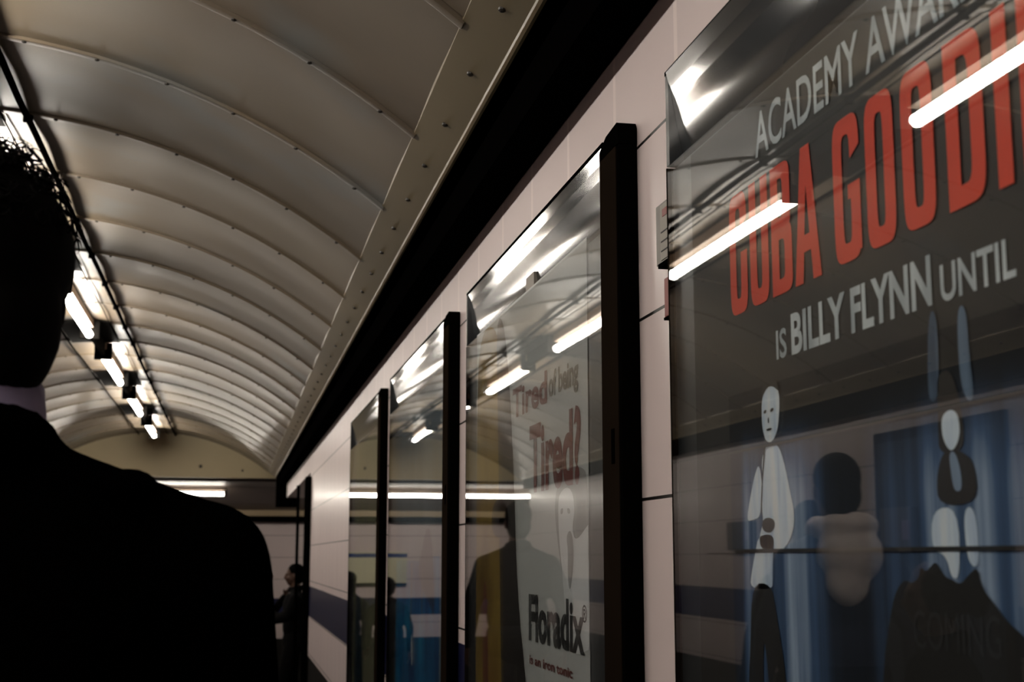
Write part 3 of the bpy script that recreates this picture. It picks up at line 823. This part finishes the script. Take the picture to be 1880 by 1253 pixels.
lettering('printed_line', 'Floradix', c3, 2.832, 2.368, 1.232, 0.092, M['ink_black'], p2, fat=0.035)
lettering('printed_mark', '\u00ae', c3, 2.385, 2.350, 1.285, 0.03, M['ink_black'], p2, fat=0.01)
lettering('printed_line', 'is an iron tonic', c3, 2.826, 2.458, 1.181, 0.019, M['ink_brick'], p2, fat=0.03)
tagl = obj('corner_label', bxm((0.600, 2.72, 1.958), (0.6115, 2.80, 1.988)), M['notice'], t)
tagl.location = -t.location

# ---- case 3: blue poster
t = poster_case(5.30, 3.885, 'third glazed poster case, pale poster turning deep blue below')
p3 = sheet(t, 5.22, 4.02, M['p3pale'])
flat('printed_blue_field', [[(5.20, 1.384), (4.58, 1.384), (4.45, 1.40), (4.10, 1.40), (4.10, 0.57), (5.20, 0.57)]], a, M['p3blue'], p3)
flat('printed_pointed_figure', [[(4.60, 1.36), (4.50, 1.42), (4.42, 1.48), (4.36, 1.495), (4.28, 1.47), (4.22, 1.36), (4.2, 1.2), (4.3, 1.25), (4.5, 1.3)]], b2, M['p3dark'], p3)
flat('printed_sparkle', [[(4.74, 1.145), (4.70, 1.11), (4.695, 1.07), (4.72, 1.02), (4.75, 1.07), (4.755, 1.11)]], b2, M['ink_silver'], p3)
flat('printed_band', [[(4.78, 1.38), (4.72, 1.38), (4.75, 1.15), (4.77, 1.15)]], c3, M['beam'], p3)
flat('printed_band', [[(4.50, 1.36), (4.46, 1.36), (4.47, 1.18), (4.49, 1.18)]], c3, M['beam'], p3)

# ---- case 4: olive-cream poster
t = poster_case(7.12, 5.72, 'farthest glazed poster case, olive and cream poster')
p4 = sheet(t, 7.06, 5.86, M['p4yel'])
flat('printed_streak', [[(6.50, 1.92), (6.42, 1.92), (6.42, 1.0), (6.50, 1.0)], [(6.2, 1.55), (6.12, 1.55), (6.14, 1.45), (6.18, 1.45)]], a, M['ink_grey'], p4)
flat('printed_dark_figure', [[(6.95, 1.25), (6.75, 1.28), (6.6, 1.1), (6.5, 0.8), (6.6, 0.58), (6.95, 0.58)]], a, M['p3dark'], p4)

# black end post of the tiled wall, and a thin upright pole beyond it
tag(obj('end_post', bxm((0.575, 11.20, -0.44), (0.635, 11.42, 2.04), 0.004), M['black']), 'black upright post finishing the tiled wall beside the far opening', 'post')
bm = bmesh.new(); tube(bm, [(0.62, 13.5, -0.45), (0.62, 13.5, 2.083)], 0.016, 10)
tag(obj('pole', bm, M['black'], None, True), 'thin dark pole standing in the far opening under the tiled header', 'pole')

# ------------------------------------------------------------------ small notices on the right wall
t = thing('notice_box', 'small grey notice box with red mark between two poster cases', 'notice', (WX, 1.84, 1.82))
child('box', bxm((0.6015, 1.799, 1.822), (WX - 0.0006, 1.886, 1.912), 0.0015), M['noticeside'], t)
child('notice_sheet', bxm((0.6003, 1.800, 1.826), (0.6017, 1.862, 1.908)), M['notice'], t)
child('red_mark', bxm((0.5996, 1.822, 1.889), (0.6004, 1.850, 1.900)), M['red'], t)
for z in (1.838, 1.852, 1.866): child('printed_rule', bxm((0.5996, 1.800, z), (0.6004, 1.858, z + 0.0018)), M['ink_black'], t)
child('shelf', bxm((0.598, 1.799, 1.815), (WX - 0.0006, 1.868, 1.8215)), M['black'], t)
t = thing('call_plate', 'small dark red plate under the notice box, beside the film poster', 'sign', (WX, 1.83, 1.74))
child('plate', bxm((0.610, 1.799, 1.745), (WX - 0.0006, 1.879, 1.803), 0.002), M['red'], t)
child('lip', bxm((0.609, 1.799, 1.741), (WX - 0.0006, 1.879, 1.7448)), M['black'], t)

# ------------------------------------------------------------------ left wall (seen mirrored)
def lx(x): return LX + x
t = thing('poster_case', 'dark blue glazed poster case on the left wall, seen mirrored', 'poster case', (LX, 6.7, ZB))
child('backboard', bxm((lx(0.0003), 5.95, ZB), (lx(0.03), 7.34, 2.10), 0.008), M['brown'], t)
child('poster_sheet', bxm((lx(0.0305), 6.02, ZB + 0.06), (lx(0.032), 7.28, 2.04)), M['darkblue'], t)
for (y0, y1, z0, z1, lab, pos) in ((6.82, 7.18, 1.42, 1.665, 'dark notice box with lilac label hung before the dark blue poster on the left wall', 0), (9.24, 9.70, 1.445, 1.65, 'dark notice box farther along the left wall, mirrored beside the printed figure', 1)):
    t = thing('notice_box', lab, 'notice', (LX + 0.02, (y0 + y1) / 2, z0))
    x0 = lx(0.033) if pos == 0 else lx(0.0005)
    child('box', bxm((x0, y0, z0), (x0 + 0.05, y1, z1), 0.004), M['boxdark'], t)
    child('label_plate', bxm((x0 + 0.05, y0 + 0.02, z0 + 0.07), (x0 + 0.052, y0 + 0.10, z1 - 0.07)), M['lilac'], t)

# station direction board on the far wall
t = thing('direction_board', 'cream direction board with blue band on the far passage wall', 'sign', (-0.8, 19.4, 0.95))
child('board', bxm((-1.25, 19.38, 1.02), (-0.28, 19.4195, 1.46), 0.004), M['board'], t)
child('blue_band', bxm((-1.25, 19.376, 1.385), (-0.28, 19.381, 1.44)), M['boardblue'], t)
child('black_foot', bxm((-1.25, 19.376, 1.00), (-0.28, 19.383, 1.03)), M['black'], t)

# ------------------------------------------------------------------ people
def hand(bm, wrist, d, side, palmn, curl=0.5, s=1.0):
    """palm, four bent fingers and a thumb; d = along the hand, palmn = towards the palm side"""
    d = Vector(d).normalized(); n = Vector(palmn).normalized(); l = d.cross(n).normalized() * side
    w_ = Vector(wrist)
    for q in (-0.024, -0.008, 0.008, 0.024):
        capsule(bm, w_ + d * 0.01 * s + l * q * 0.7 * s, w_ + d * 0.085 * s + l * q * s, 0.014 * s, 0.012 * s, 8)
    for q, ln in ((-0.028, 0.062), (-0.010, 0.078), (0.009, 0.084), (0.028, 0.074)):
        p = w_ + d * 0.088 * s + l * q * s
        a_ = 0.0
        for seg_ in range(3):
            a_ += curl * (0.35 + 0.25 * seg_)
            dd = d * math.cos(a_) + n * math.sin(a_)
            p2 = p + dd * ln * s * (0.42, 0.33, 0.25)[seg_]
            capsule(bm, p, p2, (0.0090 - 0.0007 * seg_) * s, (0.0083 - 0.0007 * seg_) * s, 7)
            p = p2
    p = w_ + d * 0.028 * s + l * 0.026 * s
    t1 = p + (d * 0.6 + l * 0.75 + n * 0.25).normalized() * 0.042 * s
    t2 = t1 + (d * 0.9 + l * 0.2 + n * 0.4).normalized() * 0.032 * s
    capsule(bm, p, t1, 0.0125 * s, 0.0105 * s, 8); capsule(bm, t1, t2, 0.0105 * s, 0.0085 * s, 8)

def person(label, loc, rz, H=1.75, build=1.0, stride=0.28, arms=None, top='dark', legs='grey', skin='skin', hair='short', hood=None,
           voxel=0.011, head_turn=0.0, seed=1, collar=None, shoulder=0.0, hairmat='hair', coat_len=0.0):
    R_ = random.Random(seed)
    root = thing('person', label, 'person', loc, rz)
    k = H / 1.75
    V = lambda x, y, z: Vector((x * k, y * k, z * k))
    sw = 0.195 * build + shoulder
    J = dict(neck=V(0, 0.0, 1.50), head=V(0, 0.015, 1.625), ch=V(0, 0, 1.30), wa=V(0, 0.0, 1.10), pe=V(0, 0, 0.96))
    st = stride
    hipL, hipR = V(-0.095, 0, 0.93), V(0.095, 0, 0.93)
    kL, kR = V(-0.10, st * 0.55 + 0.05, 0.50), V(0.10, -st * 0.35 + 0.05, 0.50)
    aL, aR = V(-0.10, st * 0.95, 0.085), V(0.10, -st * 0.95 - 0.04, 0.12 + 0.1 * st)
    shL, shR = V(-sw + 0.025, 0, 1.368), V(sw - 0.025, 0, 1.368)
    if arms is None:
        eL, eR = V(-sw - 0.045, -0.10 * st / .28, 1.15), V(sw + 0.045, 0.06 * st / .28, 1.15)
        wL, wR = V(-sw - 0.05, 0.0 - 0.04, 0.90), V(sw + 0.05, 0.19 * st / .28 + .02, 0.92)
    else:
        eL, wL, eR, wR = [V(*q) for q in arms]
    # --- body: one skin
    bm = bmesh.new()
    rotH = Matrix.Rotation(head_turn, 3, 'Z')
    hc = J['head']
    def hp(x, y, z): return hc + rotH @ V(x, y, z)
    ell(bm, hp(0, -0.012, 0.030), (0.074 * k, 0.090 * k, 0.088 * k), 24, rotH)
    ell(bm, hp(0, 0.016, -0.035), (0.060 * k, 0.070 * k, 0.078 * k), 20, rotH)
    ell(bm, hp(0, 0.048, -0.088), (0.030 * k, 0.024 * k, 0.022 * k), 12, rotH)         # chin
    ell(bm, hp(0, 0.094, -0.022), (0.013 * k, 0.020 * k, 0.022 * k), 10, rotH)         # nose
    ell(bm, hp(0, 0.080, 0.012), (0.046 * k, 0.016 * k, 0.010 * k), 12, rotH)          # brow
    ell(bm, hp(0, 0.082, -0.058), (0.022 * k, 0.010 * k, 0.0075 * k), 10, rotH)        # mouth
    for s in (-1, 1):
        ell(bm, hp(0.074 * s, -0.008, -0.010), (0.010 * k, 0.020 * k, 0.031 * k), 10, rotH)   # ear
        ell(bm, hp(0.040 * s, 0.062, -0.030), (0.020 * k, 0.016 * k, 0.018 * k), 10, rotH)    # cheek
    capsule(bm, V(0, -0.01, 1.42), V(0, 0.0, 1.56), 0.058 * k * (0.9 + 0.1 * build), 0.052 * k * (0.9 + 0.1 * build))
    ell(bm, V(0, 0, 1.30), (0.165 * k * build, 0.105 * k * build, 0.19 * k))
    ell(bm, V(0, 0.01, 1.08), (0.140 * k * build, 0.095 * k * build, 0.17 * k))
    ell(bm, V(0, -0.01, 0.95), (0.160 * k * build, 0.110 * k * build, 0.12 * k))
    for sh, el, wr, s in ((shL, eL, wL, -1), (shR, eR, wR, 1)):
        capsule(bm, sh, el, 0.050 * k, 0.040 * k); capsule(bm, el, wr, 0.039 * k, 0.027 * k)
        d = (wr - el).normalized()
        hand(bm, wr + d * 0.01, d, s, Vector((-s, 0.15, 0)) if abs(d.z) > 0.5 else Vector((0, 0, -1)), 0.55, k)
    for hi_, kn, an in ((hipL, kL, aL), (hipR, kR, aR)):
        capsule(bm, hi_, kn, 0.078 * k, 0.056 * k); capsule(bm, kn, an, 0.054 * k, 0.036 * k)
        capsule(bm, an + V(0, -0.02, -0.05), an + V(0, 0.13, -0.06), 0.034 * k, 0.026 * k)
    fuse(bm, voxel, M[skin], 'body', root, 2)
    # --- trousers
    bm = bmesh.new()
    ell(bm, V(0, -0.01, 0.97), (0.175 * k * build, 0.125 * k * build, 0.13 * k))
    for hi_, kn, an in ((hipL, kL, aL), (hipR, kR, aR)):
        capsule(bm, hi_, kn, 0.092 * k, 0.070 * k); capsule(bm, kn, an, 0.068 * k, 0.056 * k)
    fuse(bm, voxel * 1.3, M[legs], 'trousers', root)
    for s, an in ((-1, aL), (1, aR)):
        bm = bmesh.new()
        capsule(bm, an + V(0, -0.04, -0.045), an + V(0, 0.15, -0.055), 0.040 * k, 0.034 * k)
        box(bm, an + V(-0.036, -0.075, -0.085), an + V(0.036, 0.18, -0.068))
        fuse(bm, 0.012, M['ink_black'], 'shoe', root)
    # --- jacket
    bm = bmesh.new()
    ell(bm, V(0, -0.005, 1.28), (0.195 * k * build, 0.135 * k * build, 0.19 * k))
    ell(bm, V(0, 0.0, 1.08), (0.170 * k * build, 0.125 * k * build, 0.20 * k))
    ell(bm, V(0, -0.01, 0.92), (0.185 * k * build, 0.135 * k * build, 0.14 * k))
    if coat_len: capsule(bm, V(0, 0, 0.92), V(0, 0, 0.92 - coat_len), 0.17 * k, 0.19 * k)
    capsule(bm, V(-0.045, 0.0, 1.445), shL + V(-0.012, 0, 0.008), 0.050 * k, 0.052 * k)
    capsule(bm, V(0.045, 0.0, 1.445), shR + V(0.012, 0, 0.008), 0.050 * k, 0.052 * k)
    for i in range(16):
        a_ = 2 * PI * i / 16
        ell(bm, V(0.062 * math.cos(a_), -0.008 + 0.066 * math.sin(a_), 1.478 - 0.012 * math.sin(a_)), (0.024 * k, 0.024 * k, 0.035 * k), 8)
    for sh, el, wr, s in ((shL, eL, wL, -1), (shR, eR, wR, 1)):
        capsule(bm, sh, el, 0.066 * k, 0.055 * k); capsule(bm, el, wr, 0.054 * k, 0.040 * k)
    fuse(bm, voxel * 1.1, M[top], 'jacket', root)
    if hood:
        bm = bmesh.new()
        for i in range(14):
            a_ = 2 * PI * i / 14
            ell(bm, V(0.085 * math.cos(a_), -0.035 + 0.085 * math.sin(a_), 1.485 - 0.02 * math.sin(a_) + R_.uniform(-.01, .01)), (0.045 * k, 0.045 * k, 0.04 * k), 10)
        ell(bm, V(0, -0.10, 1.40), (0.12 * k, 0.07 * k, 0.11 * k))
        ell(bm, V(0.02, -0.12, 1.31), (0.08 * k, 0.04 * k, 0.09 * k))
        fuse(bm, 0.012, M[hood], 'hood', root)
    if collar:
        bm = bmesh.new()
        n = 28
        r0 = []; r1 = []; r2 = []
        for i in range(n):
            a_ = 2 * PI * i / n
            f_ = 0.5 * (1 + math.sin(a_))      # front
            r0.append(bm.verts.new(V(0.074 * math.cos(a_), -0.006 + 0.082 * math.sin(a_), 1.495 - 0.03 * f_)))
            r1.append(bm.verts.new(V(0.067 * math.cos(a_), -0.004 + 0.073 * math.sin(a_), 1.556 - 0.040 * f_)))
            r2.append(bm.verts.new(V(0.060 * math.cos(a_), -0.004 + 0.066 * math.sin(a_), 1.552 - 0.040 * f_)))
        for i in range(n):
            j = (i + 1) % n
            bm.faces.new((r0[i], r0[j], r1[j], r1[i])); bm.faces.new((r1[i], r1[j], r2[j], r2[i]))
        obj('shirt_collar', bm, M[collar], root, True)
    # --- hair
    bm = bmesh.new()
    def cap_ell(c, r): ell(bm, c, r, 20, rotH)
    if hair in ('short', 'curly_top', 'back'):
        cap_ell(hp(0, -0.024, 0.040), (0.082 * k, 0.096 * k, 0.090 * k))
        cap_ell(hp(0, -0.050, -0.020), (0.074 * k, 0.066 * k, 0.085 * k))
    if hair == 'curly_top':
        cap_ell(hp(0.004, -0.022, 0.036), (0.088 * k, 0.100 * k, 0.094 * k))
        cap_ell(hp(0.006, -0.040, -0.030), (0.082 * k, 0.074 * k, 0.095 * k))
    if hair == 'long':
        cap_ell(hp(0, -0.026, 0.035), (0.088 * k, 0.098 * k, 0.095 * k))
        cap_ell(hp(0, -0.060, -0.07), (0.085 * k, 0.060 * k, 0.15 * k))
    if hair == 'big_curls':
        for i in range(46):
            a_ = R_.uniform(0, 2 * PI); ph = R_.uniform(-0.6, 1.3)
            rr = 0.120
            p = hp(rr * math.cos(a_) * math.cos(ph) * 1.15, -0.03 + rr * math.sin(a_) * math.cos(ph) * (1.0 if math.sin(a_) < 0 else 0.45), 0.02 + 0.115 * math.sin(ph))
            ell(bm, p, (0.034 * k, 0.034 * k, 0.034 * k), 8)
        cap_ell(hp(0, -0.03, 0.02), (0.10 * k, 0.10 * k, 0.10 * k))
    hb = fuse(bm, 0.009, M[hairmat], 'hair', root, 2)
    return root, hp, J, k

# the dark man in front, back view, walking away
MX, MY = -0.248, 1.36
man, hp, J, k = person('man seen from behind in black suit with pale collar, left foreground', (MX, MY, 0), 0.0, 1.775, 1.12, 0.26,
                       top='suit', legs='suit', skin='skin_dark', hair='curly_top', voxel=0.009, collar='collar', shoulder=0.025, head_turn=-0.10,
                       arms=[(-0.262, -0.02, 1.12), (-0.27, 0.08, 0.88), (0.252, 0.02, 1.12), (0.245, 0.16, 0.90)])
bm = bmesh.new()
R_ = random.Random(5)
for i in range(420):
    a_ = R_.uniform(0, 2 * PI)
    ph = R_.uniform(0.15, PI / 2) ** 1.0
    ctr = Vector((0, -0.022, 0.042))
    n = Vector((math.cos(a_) * math.cos(ph), math.sin(a_) * math.cos(ph), math.sin(ph)))
    if n.y > 0.5 and n.z < 0.5: continue
    p = ctr + Vector((n.x * 0.080, n.y * 0.094, n.z * 0.088))
    s1 = n.cross(Vector((0, 0, 1))).normalized() if abs(n.z) < 0.95 else Vector((1, 0, 0))
    s2 = n.cross(s1)
    ln = R_.uniform(0.015, 0.036) * (0.6 + 0.4 * n.z); cr = R_.uniform(0.004, 0.009); tw = R_.uniform(1.2, 2.6) * 2 * PI; p0 = R_.uniform(0, 6.28)
    lean = (s1 * R_.uniform(-0.5, 0.5) + s2 * R_.uniform(-0.5, 0.5))
    pts = []
    for q in range(12):
        f = q / 11
        c = p + n * ln * f * (1 - 0.25 * f) + lean * ln * f * f * 0.9 + (s1 * math.cos(p0 + tw * f) + s2 * math.sin(p0 + tw * f)) * cr * (0.3 + f)
        pts.append(J['head'] + c * k)
    tube(bm, pts, [0.0011] * 9 + [0.0009, 0.0007, 0.0004], 4)
obj('curls', bm, M['hair'], man)
# raised fold of cloth at the shoulder seam
bm = bmesh.new()
ell(bm, (0.150, -0.02, 1.462), (0.030, 0.05, 0.020), 14)
obj('shoulder_seam', bm, M['suit'], man, True)

person('person with dark hair, beige hood and navy jacket, mirrored in the film poster', (-0.90, 4.5, 0), 0.05, 1.76, 1.0, 0.22, top='navy', legs='dark', hair='back', hood='hood', seed=2)
person('person in plain dark coat just beyond the hooded one, mirrored', (-1.17, 5.35, 0), 0.0, 1.63, 1.05, 0.2, top='dark', legs='dark', hair='short', seed=3)
person('short person with big black curls, mirrored low in the film poster', (-0.62, 3.3, 0), -PI * 0.45, 1.40, 0.95, 0.15, top='suit', legs='suit', hair='big_curls', seed=4)
person('person in charcoal jacket, mirrored as grey shape in the pale advertisement', (-0.46, 7.9, 0), 0.0, 1.72, 1.12, 0.2, top='dark', legs='grey', hair='short', seed=5)
person('long-haired dark figure, mirrored in the farthest poster case', (-0.15, 15.9, -0.45), 0.2, 1.68, 0.95, 0.2, top='dark', legs='dark', hair='long', seed=6)
person('broad dark figure, mirrored beside the blue poster', (-0.55, 15.4, -0.45), 0.0, 1.62, 1.1, 0.2, top='dark', legs='dark', hair='short', seed=7)
person('dark figure standing in the far opening beside the thin pole', (0.70, 15.5, -0.45), PI / 2, 1.77, 1.0, 0.12, top='dark', legs='dark', hair='short', seed=8,
       arms=[(-0.22, 0.10, 1.18), (-0.16, 0.34, 1.12), (0.22, 0.08, 1.18), (0.14, 0.33, 1.14)])
person('dark figure just past the foreground man\'s arm, raising one hand', (0.36, 16.35, -0.45), -PI / 2, 1.77, 1.0, 0.12, top='dark', legs='dark', hair='short', seed=9,
       arms=[(-0.22, 0.12, 1.16), (-0.12, 0.26, 1.36), (0.22, 0.08, 1.18), (0.14, 0.30, 1.12)])
